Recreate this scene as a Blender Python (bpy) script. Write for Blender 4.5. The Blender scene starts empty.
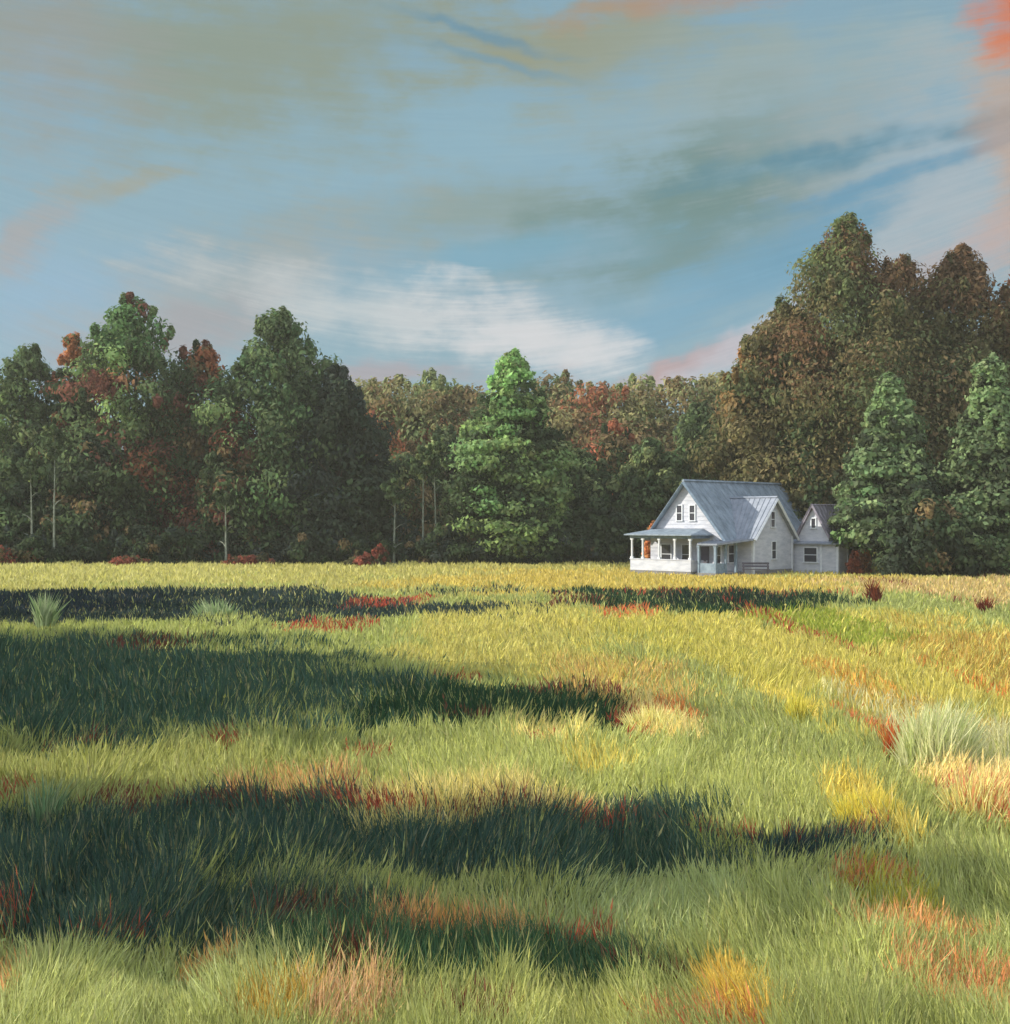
import bpy, bmesh, math, random
import numpy as np
from mathutils import Vector, Matrix

R = math.radians
FOC, CAMH, HORIZ, PXC = 1200.0, 4.2, 520.0, 505.0     # focal length in pixels, eye height, horizon row
scene = bpy.context.scene
C = scene.collection

# ------------------------------------------------------------------ camera
cam_d = bpy.data.cameras.new('camera')
cam = bpy.data.objects.new('camera', cam_d)
C.objects.link(cam)
scene.camera = cam
cam.location = (0, 0, CAMH)
cam.rotation_euler = (R(90), 0, 0)
cam_d.sensor_fit = 'VERTICAL'
cam_d.sensor_height = 24.0
cam_d.lens = 24.0 * FOC / 1024.0
cam_d.shift_y = (HORIZ - 512.0) / 1024.0
cam_d.clip_end = 6000

# ------------------------------------------------------------------ colour helpers
def lin(c):
    return tuple(((v / 255) / 12.92) if v / 255 <= .04045 else (((v / 255) + .055) / 1.055) ** 2.4 for v in c)

EXPO = 0.8
# ------------------------------------------------------------------ sun + sky
SUN_EL, SUN_BACK = R(24), R(6)         # low sun from the left, a little behind the field
sun_dir = Vector((-math.cos(SUN_BACK) * math.cos(SUN_EL), math.sin(SUN_BACK) * math.cos(SUN_EL), math.sin(SUN_EL)))
sd = bpy.data.lights.new('sun', 'SUN')
sd.energy = 4.2
sd.angle = R(0.6)
sd.color = (1.0, 0.93, 0.80)
so = bpy.data.objects.new('sun', sd)
C.objects.link(so)
so.rotation_euler = sun_dir.to_track_quat('Z', 'Y').to_euler()
so.location = (-60, 0, 60)

world = bpy.data.worlds.new('World')
scene.world = world
world.use_nodes = True
wn, wl = world.node_tree.nodes, world.node_tree.links
wn.clear()

def N(tree_nodes, kind, **kw):
    n = tree_nodes.new(kind)
    for k, v in kw.items():
        setattr(n, k, v)
    return n

def wmath(op, a, b=None, c=None):
    n = wn.new('ShaderNodeMath')
    n.operation = op
    for i, v in enumerate((a, b, c)):
        if v is None:
            continue
        if isinstance(v, (int, float)):
            n.inputs[i].default_value = v
        else:
            wl.new(v, n.inputs[i])
    return n.outputs[0]

def wmix(fac, a, b):
    n = wn.new('ShaderNodeMix')
    n.data_type = 'RGBA'
    for s, v in ((n.inputs[0], fac), (n.inputs[6], a), (n.inputs[7], b)):
        if isinstance(v, (int, float)):
            s.default_value = v
        elif isinstance(v, tuple):
            s.default_value = (*v[:3], 1)
        else:
            wl.new(v, s)
    return n.outputs[2]

tc = wn.new('ShaderNodeTexCoord')
sp = wn.new('ShaderNodeSeparateXYZ')
wl.new(tc.outputs['Generated'], sp.inputs[0])
az = wmath('MULTIPLY', wmath('ARCTAN2', sp.outputs[0], sp.outputs[1]), 57.29578)
el = wmath('MULTIPLY', wmath('ARCSINE', sp.outputs[2]), 57.29578)
comb0 = wn.new('ShaderNodeCombineXYZ')
wl.new(az, comb0.inputs[0]); wl.new(el, comb0.inputs[1])
# wind-drawn streaks follow shallow bowls: el - k az^2 is constant along one
low = wn.new('ShaderNodeMapRange')
wl.new(el, low.inputs[0]); low.inputs[1].default_value = 22; low.inputs[2].default_value = 6
bend = wmath('MULTIPLY', wmath('MULTIPLY', wmath('MULTIPLY', wmath('ADD', az, 2.0), wmath('ADD', az, 2.0)), .016), low.outputs[0])
elb = wmath('SUBTRACT', el, bend)
comb = wn.new('ShaderNodeCombineXYZ')
wl.new(wmath('MULTIPLY', az, .10), comb.inputs[0]); wl.new(elb, comb.inputs[1])

def wnoise(vec, scale, detail, rough, w=0.0, sx=1.0, sy=1.0):
    m = wn.new('ShaderNodeMapping')
    m.inputs['Scale'].default_value = (sx, sy, 1)
    m.inputs['Location'].default_value = (w, w * .7, w)
    wl.new(vec, m.inputs[0])
    n = wn.new('ShaderNodeTexNoise')
    n.inputs['Scale'].default_value = scale
    n.inputs['Detail'].default_value = detail
    n.inputs['Roughness'].default_value = rough
    wl.new(m.outputs[0], n.inputs['Vector'])
    return n.outputs['Fac'], n.outputs['Color']

streak, _ = wnoise(comb.outputs[0], 1.0, 7, .68, 3.1, 1.0, .9)
fine, _ = wnoise(comb.outputs[0], 1.0, 5, .75, 9.7, 1.3, 5.0)
lump, _ = wnoise(comb0.outputs[0], .22, 6, .62, 2.2, 1.0, 1.7)
_, warpc = wnoise(comb0.outputs[0], .16, 4, .6, 5.5)
wv = wn.new('ShaderNodeVectorMath'); wv.operation = 'MULTIPLY_ADD'
sub = wn.new('ShaderNodeVectorMath'); sub.operation = 'SUBTRACT'
wl.new(warpc, sub.inputs[0]); sub.inputs[1].default_value = (.5, .5, .5)
wl.new(sub.outputs[0], wv.inputs[0]); wv.inputs[1].default_value = (5.5, 3.2, 0)
wl.new(comb0.outputs[0], wv.inputs[2])
flat = wn.new('ShaderNodeVectorMath'); flat.operation = 'MULTIPLY'
wl.new(wv.outputs[0], flat.inputs[0]); flat.inputs[1].default_value = (1, 1, 0)
skyvec = flat.outputs[0]

sky = wn.new('ShaderNodeTexSky')
sky.sky_type = 'NISHITA'
sky.sun_disc = False
sky.sun_elevation = SUN_EL
sky.sun_rotation = R(270) + SUN_BACK
nish = wn.new('ShaderNodeVectorMath'); nish.operation = 'SCALE'
wl.new(sky.outputs[0], nish.inputs[0]); nish.inputs['Scale'].default_value = .09
veil = wmix(.84, nish.outputs[0], lin((138, 174, 190)))

def deg(px, py):
    dx, dz = (px - PXC) / FOC, (HORIZ - py) / FOC
    return math.degrees(math.atan(dx)), math.degrees(math.atan(dz / math.hypot(1, dx)))

clouds = [  # centre x, y, half sizes, tilt, colour, strength, softness
    (60, 290, 120, 80, 0, (148, 182, 208), .7),
    (480, 140, 480, 90, 0, (140, 176, 192), .8),
    (120, 190, 240, 70, 0, (142, 174, 188), .7),
    (250, 45, 290, 75, 6, (141, 154, 141), .95),
    (590, 45, 170, 45, 0, (150, 152, 125), .8),
    (760, 90, 180, 60, 8, (150, 170, 172), .8),
    (40, 60, 100, 70, 20, (156, 158, 160), .5),
    (680, 2, 130, 13, 0, (182, 136, 108), .55),
    (480, 215, 200, 28, 6, (138, 155, 146), .7),
    (720, 205, 190, 58, 14, (110, 140, 138), .95),
    (930, 200, 130, 100, 20, (176, 184, 190), .7),
    (850, 150, 150, 10, 9, (84, 136, 158), .85),
    (870, 180, 120, 9, 14, (90, 146, 176), .75),
    (470, 30, 90, 6, -8, (96, 144, 170), .7),
    (490, 62, 110, 5, -6, (104, 152, 178), .6),
    (770, 262, 160, 28, 28, (100, 154, 182), .85),
    (640, 325, 130, 30, 18, (122, 168, 192), .8),
    (500, 262, 160, 16, 8, (120, 168, 190), .8),
    (230, 290, 170, 40, 22, (164, 168, 166), .65),
    (170, 335, 110, 22, 22, (162, 158, 164), .6),
    (400, 312, 170, 26, -10, (198, 204, 206), .8),
    (520, 338, 110, 28, -12, (212, 213, 216), .9),
    (390, 368, 130, 12, -5, (172, 158, 164), .7),
    (690, 366, 110, 9, 20, (186, 152, 152), .8),
    (740, 345, 100, 12, 32, (190, 190, 200), .8),
    (1010, 150, 30, 110, 0, (200, 156, 124), .5),
    (960, 270, 80, 26, 30, (194, 168, 164), .5),
    (1004, 8, 40, 22, -50, (214, 116, 72), .9),
    (30, 235, 60, 18, 45, (180, 160, 146), .5),
    (115, 180, 50, 12, 10, (170, 156, 120), .5),
]
col = veil
for i, (cx, cy, rx, ry, tilt, c, st) in enumerate(clouds):
    a0, e0 = deg(cx, cy)
    m = wn.new('ShaderNodeMapping'); m.vector_type = 'TEXTURE'
    m.inputs['Location'].default_value = (a0, e0, 0)
    m.inputs['Rotation'].default_value = (0, 0, R(tilt))
    m.inputs['Scale'].default_value = (rx / 20.9 * 1.25, ry / 20.9 * 1.35, 1)
    wl.new(skyvec, m.inputs[0])
    ln = wn.new('ShaderNodeVectorMath'); ln.operation = 'LENGTH'
    wl.new(m.outputs[0], ln.inputs[0])
    # (1 - r) plus streaks, softly thresholded
    v = wmath('SUBTRACT', 1.0, ln.outputs['Value'])
    v = wmath('MULTIPLY_ADD', wmath('SUBTRACT', streak, .5), 1.5, v)
    v = wmath('MULTIPLY_ADD', wmath('SUBTRACT', fine, .5), .45, v)
    v = wmath('MULTIPLY_ADD', wmath('SUBTRACT', lump, .5), 1.9, v)
    mr = wn.new('ShaderNodeMapRange'); mr.interpolation_type = 'SMOOTHSTEP'
    wl.new(v, mr.inputs[0])
    mr.inputs[1].default_value = -.25; mr.inputs[2].default_value = .95
    mr.inputs[3].default_value = 0; mr.inputs[4].default_value = st
    col = wmix(mr.outputs[0], col, lin(c))
# thin brushed variation of brightness
br = wmath('MULTIPLY_ADD', wmath('SUBTRACT', fine, .5), .16, 1.0)
sc_ = wn.new('ShaderNodeVectorMath'); sc_.operation = 'SCALE'
wl.new(col, sc_.inputs[0]); wl.new(br, sc_.inputs['Scale'])
bg = wn.new('ShaderNodeBackground')
# sky behind and above the viewer brightened as added fill light
back = wn.new('ShaderNodeMapRange'); back.interpolation_type = 'SMOOTHSTEP'
wl.new(sp.outputs[1], back.inputs[0])
back.inputs[1].default_value = .62; back.inputs[2].default_value = -.15
filled_sky = wmix(back.outputs[0], sc_.outputs[0], (1.22, 1.34, 1.50))
wl.new(filled_sky, bg.inputs[0]); bg.inputs[1].default_value = 1.0 / 2 ** EXPO
wo = wn.new('ShaderNodeOutputWorld')
wl.new(bg.outputs[0], wo.inputs[0])

vs = scene.view_settings
vs.view_transform = 'Standard'; vs.look = 'None'; vs.exposure = EXPO; vs.gamma = 1
vs.use_curve_mapping = False
scene.cycles.max_bounces = 5
scene.cycles.diffuse_bounces = 3
scene.cycles.transparent_max_bounces = 4

# ------------------------------------------------------------------ object helpers
def tag(o, label=None, cat=None, group=None, kind=None):
    if label: o['label'] = label
    if cat: o['category'] = cat
    if group: o['group'] = group
    if kind: o['kind'] = kind
    return o

def empty(name, loc, rz=0, **kw):
    o = bpy.data.objects.new(name, None)
    o.empty_display_size = .5
    C.objects.link(o)
    o.location = loc
    o.rotation_euler = (0, 0, rz)
    return tag(o, **kw)

def link_mesh(name, me, mat, parent=None):
    o = bpy.data.objects.new(name, me)
    C.objects.link(o)
    if mat: me.materials.append(mat)
    if parent: o.parent = parent
    return o

def np_mesh(name, verts, quads=None, tris=None, colors=None, smooth=False):
    me = bpy.data.meshes.new(name)
    nq = 0 if quads is None else len(quads)
    nt = 0 if tris is None else len(tris)
    me.vertices.add(len(verts))
    me.vertices.foreach_set('co', np.asarray(verts, np.float32).ravel())
    loops = []
    if nq: loops.append(np.asarray(quads, np.int32).ravel())
    if nt: loops.append(np.asarray(tris, np.int32).ravel())
    loops = np.concatenate(loops)
    me.loops.add(len(loops))
    me.loops.foreach_set('vertex_index', loops)
    me.polygons.add(nq + nt)
    starts = np.concatenate([np.arange(nq) * 4, nq * 4 + np.arange(nt) * 3]).astype(np.int32)
    me.polygons.foreach_set('loop_start', starts)
    if smooth:
        me.polygons.foreach_set('use_smooth', np.ones(nq + nt, dtype=bool))
    me.update(calc_edges=True)
    if colors is not None:
        at = me.color_attributes.new('tint', 'FLOAT_COLOR', 'POINT')
        rgba = np.ones((len(verts), 4), np.float32)
        rgba[:, :3] = colors
        at.data.foreach_set('color', rgba.ravel())
    return me

# ------------------------------------------------------------------ materials
def new_mat(name):
    m = bpy.data.materials.new(name)
    m.use_nodes = True
    m.node_tree.nodes.clear()
    return m, m.node_tree.nodes, m.node_tree.links

def leaf_mat(name, trans=.3, rough=.7, gain=1.0):
    m, n, l = new_mat(name)
    a = n.new('ShaderNodeVertexColor'); a.layer_name = 'tint'
    sc = n.new('ShaderNodeVectorMath'); sc.operation = 'SCALE'
    l.new(a.outputs[0], sc.inputs[0]); sc.inputs['Scale'].default_value = gain
    p = n.new('ShaderNodeBsdfDiffuse')
    l.new(sc.outputs[0], p.inputs['Color'])
    t = n.new('ShaderNodeBsdfTranslucent')
    l.new(sc.outputs[0], t.inputs[0])
    mx = n.new('ShaderNodeMixShader'); mx.inputs[0].default_value = trans
    l.new(p.outputs[0], mx.inputs[1]); l.new(t.outputs[0], mx.inputs[2])
    o = n.new('ShaderNodeOutputMaterial')
    l.new(mx.outputs[0], o.inputs[0])
    return m

def surf_mat(name, c, rough=.8, var=.15, scale=3.0, c2=None, bump=0, stretch=(1, 1, 1), metal=0, spots=None):
    m, n, l = new_mat(name)
    tcn = n.new('ShaderNodeTexCoord')
    mp = n.new('ShaderNodeMapping'); mp.inputs['Scale'].default_value = stretch
    l.new(tcn.outputs['Object'], mp.inputs[0])
    nz = n.new('ShaderNodeTexNoise')
    nz.inputs['Scale'].default_value = scale; nz.inputs['Detail'].default_value = 6; nz.inputs['Roughness'].default_value = .65
    l.new(mp.outputs[0], nz.inputs['Vector'])
    rp = n.new('ShaderNodeValToRGB')
    c2 = c2 or tuple(v * (1 - 2 * var) for v in c)
    rp.color_ramp.elements[0].position = .34; rp.color_ramp.elements[1].position = .62
    rp.color_ramp.elements[0].color = (*c2, 1); rp.color_ramp.elements[1].color = (*c, 1)
    l.new(nz.outputs['Fac'], rp.inputs[0])
    p = n.new('ShaderNodeBsdfPrincipled')
    p.inputs['Roughness'].default_value = rough
    p.inputs['Metallic'].default_value = metal
    l.new(rp.outputs[0], p.inputs['Base Color'])
    if bump:
        b = n.new('ShaderNodeBump'); b.inputs['Strength'].default_value = bump; b.inputs['Distance'].default_value = .03
        l.new(nz.outputs['Fac'], b.inputs['Height']); l.new(b.outputs[0], p.inputs['Normal'])
    o = n.new('ShaderNodeOutputMaterial'); l.new(p.outputs[0], o.inputs[0])
    return m

M = {}
M['leaf'] = leaf_mat('leaf', .40, gain=2.15)
M['blade'] = leaf_mat('blade', .30)
M['bark'] = surf_mat('bark', lin((95, 80, 62)), .9, c2=lin((50, 42, 36)), scale=4, bump=.6, stretch=(1, 1, .25))
M['pale_bark'] = surf_mat('pale_bark', lin((132, 138, 122)), .85, c2=lin((84, 90, 76)), scale=3, bump=.3)
M['siding'] = surf_mat('siding', (.49, .50, .545), .7, c2=(.34, .36, .42), scale=1.3, bump=.1, stretch=(1, 1, 3))
M['trim'] = surf_mat('trim', (.62, .64, .67), .6, c2=(.48, .51, .55), scale=3)
M['roof_metal'] = surf_mat('roof_metal', lin((126, 138, 150)), .75, c2=lin((92, 104, 116)), scale=1.6, stretch=(1, 1, .4), bump=.1)
M['roof_pale'] = surf_mat('roof_pale', lin((134, 140, 152)), .75, c2=lin((108, 116, 128)), scale=1.5, bump=.1)
M['roof_shingle'] = surf_mat('roof_shingle', lin((140, 134, 146)), .8, c2=lin((70, 66, 78)), scale=2.2, stretch=(1, 3, .3), bump=.3)
M['roof_edge'] = surf_mat('roof_edge', lin((110, 124, 136)), .6, scale=3)
M['porch_inside'] = surf_mat('porch_inside', lin((125, 125, 130)), .8, c2=lin((80, 85, 95)), scale=2)
M['blue_trim'] = surf_mat('blue_trim', lin((122, 138, 152)), .7, c2=lin((90, 108, 124)), scale=3)
M['wood_dark'] = surf_mat('wood_dark', lin((84, 80, 90)), .7, scale=4)
M['stone'] = surf_mat('stone', lin((120, 118, 116)), .9, scale=3, bump=.4)
gm, gn, gl = new_mat('glass')
gp = gn.new('ShaderNodeBsdfPrincipled'); gp.inputs['Base Color'].default_value = (.035, .035, .045, 1)
gp.inputs['Roughness'].default_value = .12
go_ = gn.new('ShaderNodeOutputMaterial'); gl.new(gp.outputs[0], go_.inputs[0])
M['glass'] = gm

# ------------------------------------------------------------------ numpy noise
def vnoise(x, y, seed=0):
    xi, yi = np.floor(x).astype(np.int64), np.floor(y).astype(np.int64)
    xf, yf = x - xi, y - yi
    def h(a, b):
        n = (a * 374761393 + b * 668265263 + seed * 974711) & 0xffffffff
        n = ((n ^ (n >> 13)) * 1274126177) & 0xffffffff
        return ((n ^ (n >> 16)) & 0xffff) / 65535.0
    u, v = xf * xf * (3 - 2 * xf), yf * yf * (3 - 2 * yf)
    return (h(xi, yi) * (1 - u) + h(xi + 1, yi) * u) * (1 - v) + (h(xi, yi + 1) * (1 - u) + h(xi + 1, yi + 1) * u) * v

def fbm(x, y, seed=0, oct=4):
    s, a, t = 0, .5, 0
    for k in range(oct):
        s = s + a * vnoise(x * 2 ** k, y * 2 ** k, seed + k * 17); t += a; a *= .55
    return s / t

def hill(x, y):
    x = np.asarray(x, float); y = np.asarray(y, float)
    f = np.clip((y - 4) / 12, 0, 1) * np.clip((130 - y) / 30, 0, 1)
    return (fbm(x / 14, y / 14, 4, 3) - .5) * .34 * f

# ------------------------------------------------------------------ the meadow's plant and painted-shade map (patches at places on the ground)
def ground(px, py, hz=.25):
    d = FOC * (CAMH - hz) / (py - HORIZ)
    return (px - PXC) / FOC * d, d

patches = []
def patch(x0, x1, y0, y1, c, st=1.0, hgt=1.0):
    _, dn = ground(0, y1); _, df = ground(0, y0)
    dm = (dn * df) ** .5
    xa, xb = (x0 - PXC) / FOC * dm, (x1 - PXC) / FOC * dm
    patches.append(((xa + xb) / 2, (xb - xa) / 2, math.log(dm), math.log(df / dn) / 2, lin(c), st, hgt))

LG, YG, SG, DG = (158, 166, 92), (186, 176, 82), (134, 152, 92), (84, 124, 86)
patch(-400, 1400, 540, 592, (168, 166, 92), 1)
patch(-300, 400, 556, 592, (172, 172, 100), .9)
patch(400, 900, 566, 592, (180, 166, 78), .9)
patch(860, 1300, 572, 618, (184, 166, 106), .9, 1.2)
patch(-300, 520, 618, 660, (156, 166, 92), .9)
patch(400, 620, 596, 680, (176, 172, 88), .9)
patch(560, 1200, 604, 720, (182, 176, 84), .95)
patch(600, 760, 612, 680, (172, 170, 76), .6)
patch(770, 890, 600, 650, (138, 152, 52), .8)
patch(920, 1200, 620, 700, (176, 150, 68), .6)
patch(-300, 400, 740, 800, (152, 158, 86), .9)
patch(380, 900, 700, 830, (168, 176, 98), .85)
patch(640, 800, 650, 790, (150, 160, 92), .8)
patch(-300, 480, 585, 624, (50, 66, 62), .93)              # shadow bands through the lowest strip: tree shade painted into the sedge colour
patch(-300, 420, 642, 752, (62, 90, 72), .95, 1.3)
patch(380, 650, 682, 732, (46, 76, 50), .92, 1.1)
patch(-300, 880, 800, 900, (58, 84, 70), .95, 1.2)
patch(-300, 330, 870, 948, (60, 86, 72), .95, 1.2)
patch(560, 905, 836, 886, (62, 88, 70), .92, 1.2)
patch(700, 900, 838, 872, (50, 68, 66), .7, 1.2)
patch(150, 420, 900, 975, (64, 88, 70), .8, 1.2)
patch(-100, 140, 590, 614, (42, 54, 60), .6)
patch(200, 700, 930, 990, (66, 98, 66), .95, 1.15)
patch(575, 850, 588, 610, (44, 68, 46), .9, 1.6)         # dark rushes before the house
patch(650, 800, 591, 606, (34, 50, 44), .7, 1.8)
patch(700, 1200, 850, 1050, (166, 176, 102), .9)
patch(430, 760, 905, 940, (164, 172, 102), .9)
patch(560, 760, 880, 960, (158, 172, 108), .9)
patch(-300, 330, 948, 1060, (168, 178, 108), .9)
patch(430, 720, 984, 1060, (174, 180, 100), .9)
# yellow and cream
patch(355, 600, 786, 832, (196, 186, 108), .8)
patch(625, 690, 696, 738, (214, 198, 120), .9, 1.2)
patch(500, 600, 715, 745, (216, 204, 118), .6)
patch(560, 640, 742, 775, (196, 184, 84), .6)
patch(780, 812, 680, 725, (206, 192, 84), .8)
patch(905, 1030, 690, 800, (190, 190, 136), .9, 1.4)
patch(835, 900, 782, 850, (206, 190, 82), .9, 1.3)
patch(945, 1040, 762, 834, (222, 202, 130), .85, 1.3)
patch(700, 780, 962, 1040, (204, 176, 70), .9)
patch(880, 980, 690, 740, (184, 160, 70), .5)
patch(840, 940, 860, 930, (168, 166, 50), .7)
patch(680, 760, 830, 870, (150, 160, 80), .5)
# orange
patch(230, 370, 768, 800, (184, 146, 88), .6)
patch(540, 690, 655, 700, (186, 160, 86), .5)
patch(655, 700, 690, 722, (206, 136, 66), .6)
patch(380, 530, 925, 950, (206, 158, 90), .8)
patch(180, 240, 945, 975, (210, 160, 84), .7)
patch(290, 400, 990, 1050, (196, 160, 112), .7)
patch(240, 310, 990, 1040, (176, 146, 56), .6)
patch(820, 1030, 905, 945, (214, 156, 92), .6)
patch(900, 1050, 950, 1030, (206, 140, 86), .45)
patch(830, 925, 866, 892, (186, 116, 70), .45)
patch(880, 902, 700, 770, (190, 116, 64), .7)
patch(-60, 12, 960, 1040, (206, 146, 84), .4)
patch(820, 880, 650, 700, (196, 150, 64), .4)
# russet and red stems along the edges of the dark strips
RED = (160, 72, 50); MAR = (112, 62, 50)
for q in [(60, 180, 790, 818, MAR, .6), (180, 400, 800, 814, MAR, .5), (300, 440, 806, 820, RED, .6), (440, 560, 812, 828, MAR, .5),
          (540, 650, 820, 834, RED, .55), (650, 800, 828, 840, RED, .4), (780, 900, 836, 846, RED, .35), (840, 900, 880, 892, (170, 90, 60), .3),
          (510, 640, 682, 694, MAR, .6), (610, 650, 700, 738, RED, .6), (520, 570, 728, 740, RED, .5), (430, 480, 668, 678, RED, .5), (440, 520, 705, 720, MAR, .5),
          (340, 430, 594, 606, RED, .75), (290, 380, 616, 630, RED, .6), (600, 720, 586, 594, RED, .25), (720, 850, 588, 596, (160, 84, 52), .3), (590, 660, 606, 614, (200, 110, 60), .5),
          (200, 260, 735, 750, RED, .7), (340, 400, 738, 760, RED, .45), (40, 110, 738, 750, MAR, .4), (60, 150, 936, 946, RED, .35), (250, 360, 920, 936, MAR, .6),
          (370, 520, 936, 944, RED, .5), (550, 620, 930, 950, RED, .65), (600, 710, 968, 976, MAR, .6), (330, 380, 970, 990, MAR, .6), (430, 520, 1010, 1040, MAR, .5),
          (770, 810, 600, 650, RED, .4), (985, 1010, 590, 620, MAR, .6), (-40, 10, 780, 830, RED, .5), (-60, 20, 548, 560, RED, .8), (60, 240, 553, 562, RED, .4),
          (960, 1010, 790, 830, (190, 110, 80), .4), (560, 600, 800, 830, (196, 120, 70), .5), (640, 780, 1000, 1050, (190, 110, 70), .4), (980, 1010, 650, 720, (196, 120, 50), .4), (-50, 4, 900, 1000, RED, .3),
          (540, 600, 592, 604, MAR, .5), (860, 900, 576, 586, MAR, .4), (930, 1010, 568, 578, MAR, .5), (120, 200, 636, 650, MAR, .5)]:
    patch(*q[:5], q[5] * .8)

ALB = 1.2       # sunlit look -> surface colour
def meadow_color(x, y, rnd=None):
    """colour and height factor of what grows at x, y; with rnd each blade picks one patch colour"""
    d = np.maximum(y, 3.0)
    ld = np.log(d)
    n1 = fbm(x / 1.7 * 12 / d * 1.2 + 31, ld * 9, 11, 4) - .5
    n2 = fbm(x * 9 / d, ld * 22, 23, 4) - .5
    base = np.array(lin((150, 160, 90)))
    c = np.tile(base, (len(x), 1)).astype(float)
    h = np.ones(len(x))
    big = fbm(x * 7 / d + 9, ld * 7, 77, 3)
    c *= (1 + (big - .5) * .25)[:, None]
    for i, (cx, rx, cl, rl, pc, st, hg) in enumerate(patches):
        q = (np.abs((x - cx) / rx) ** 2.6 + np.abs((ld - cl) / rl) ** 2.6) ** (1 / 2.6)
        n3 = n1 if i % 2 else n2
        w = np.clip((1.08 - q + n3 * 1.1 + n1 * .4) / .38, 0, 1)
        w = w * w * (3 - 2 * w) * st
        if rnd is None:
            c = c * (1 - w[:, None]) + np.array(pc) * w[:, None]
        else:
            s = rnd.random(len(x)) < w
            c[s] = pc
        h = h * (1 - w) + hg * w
    c = c * ALB * np.array([1.07, 1.0, .98])
    g = c.mean(1)[:, None]
    return np.clip(c * .9 + g * .1, 0, .9), h

rng = np.random.default_rng(7)

# ground sheet
ys = np.concatenate([np.linspace(-60, 4, 12), 4 + np.cumsum(np.geomspace(.22, 2.6, 150)), ])
ys = np.concatenate([ys, np.geomspace(ys[-1] + 5, 5000, 24)])
xs = np.concatenate([-np.geomspace(4500, 62, 18), np.linspace(-58, 58, 260), np.geomspace(62, 4500, 18)])
gx, gy = np.meshgrid(xs, ys)
fx, fy = gx.ravel(), gy.ravel()
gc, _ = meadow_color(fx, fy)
gz = hill(fx, fy)
W_, H_ = len(xs), len(ys)
ii, jj = np.meshgrid(np.arange(W_ - 1), np.arange(H_ - 1))
a_ = (jj * W_ + ii).ravel()
quads = np.stack([a_, a_ + 1, a_ + W_ + 1, a_ + W_], 1)
woods = np.clip((fy - 122) / 10, 0, 1)[:, None]
gc = gc * .8 * (1 - woods) + np.array(lin((62, 66, 44))) * woods
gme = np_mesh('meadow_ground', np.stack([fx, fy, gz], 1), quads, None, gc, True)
gmat, gnn, gll = new_mat('meadow_soil')
va = gnn.new('ShaderNodeVertexColor'); va.layer_name = 'tint'
geo = gnn.new('ShaderNodeNewGeometry')
nz = gnn.new('ShaderNodeTexNoise'); nz.inputs['Scale'].default_value = 5; nz.inputs['Detail'].default_value = 8; nz.inputs['Roughness'].default_value = .7
gll.new(geo.outputs['Position'], nz.inputs['Vector'])
mrn = gnn.new('ShaderNodeMapRange'); gll.new(nz.outputs['Fac'], mrn.inputs[0])
mrn.inputs[1].default_value = .3; mrn.inputs[2].default_value = .7; mrn.inputs[3].default_value = .6; mrn.inputs[4].default_value = 1.15
sc2 = gnn.new('ShaderNodeVectorMath'); sc2.operation = 'SCALE'
gll.new(va.outputs[0], sc2.inputs[0]); gll.new(mrn.outputs[0], sc2.inputs['Scale'])
df = gnn.new('ShaderNodeBsdfDiffuse'); gll.new(sc2.outputs[0], df.inputs[0])
bp = gnn.new('ShaderNodeBump'); bp.inputs['Strength'].default_value = .5; bp.inputs['Distance'].default_value = .08
gll.new(nz.outputs['Fac'], bp.inputs['Height']); gll.new(bp.outputs[0], df.inputs['Normal'])
om = gnn.new('ShaderNodeOutputMaterial'); gll.new(df.outputs[0], om.inputs[0])
tag(link_mesh('ground', gme, gmat), label='meadow ground under the tall grass', cat='ground', kind='structure')

# ------------------------------------------------------------------ grass
def blades(x, y, hgt, wid, col, lean_x, lean_y, rnd, zb=None):
    n = len(x)
    z = (hill(x, y) if zb is None else zb) - .03
    ang = rnd.random(n) * math.pi
    ang = ang * .6 + .2 * math.pi - math.pi / 2      # flats mostly turned to the viewer and the light
    ux, uy = np.cos(ang) * wid / 2, np.sin(ang) * wid / 2
    P = np.zeros((n, 5, 3))
    for k, (f, wf) in enumerate(((0, .7), (.55, 1.0))):
        bx, by, bz = x + lean_x * f ** 2, y + lean_y * f ** 2, z + hgt * f
        P[:, 2 * k] = np.stack([bx - ux * wf, by - uy * wf, bz], 1)
        P[:, 2 * k + 1] = np.stack([bx + ux * wf, by + uy * wf, bz], 1)
    P[:, 4] = np.stack([x + lean_x, y + lean_y, z + hgt], 1)
    b = np.arange(n) * 5
    q = np.stack([b, b + 1, b + 3, b + 2], 1)
    t = np.stack([b + 2, b + 3, b + 4], 1)
    return P.reshape(-1, 3), q, t, np.repeat(col, 5, 0)

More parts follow.
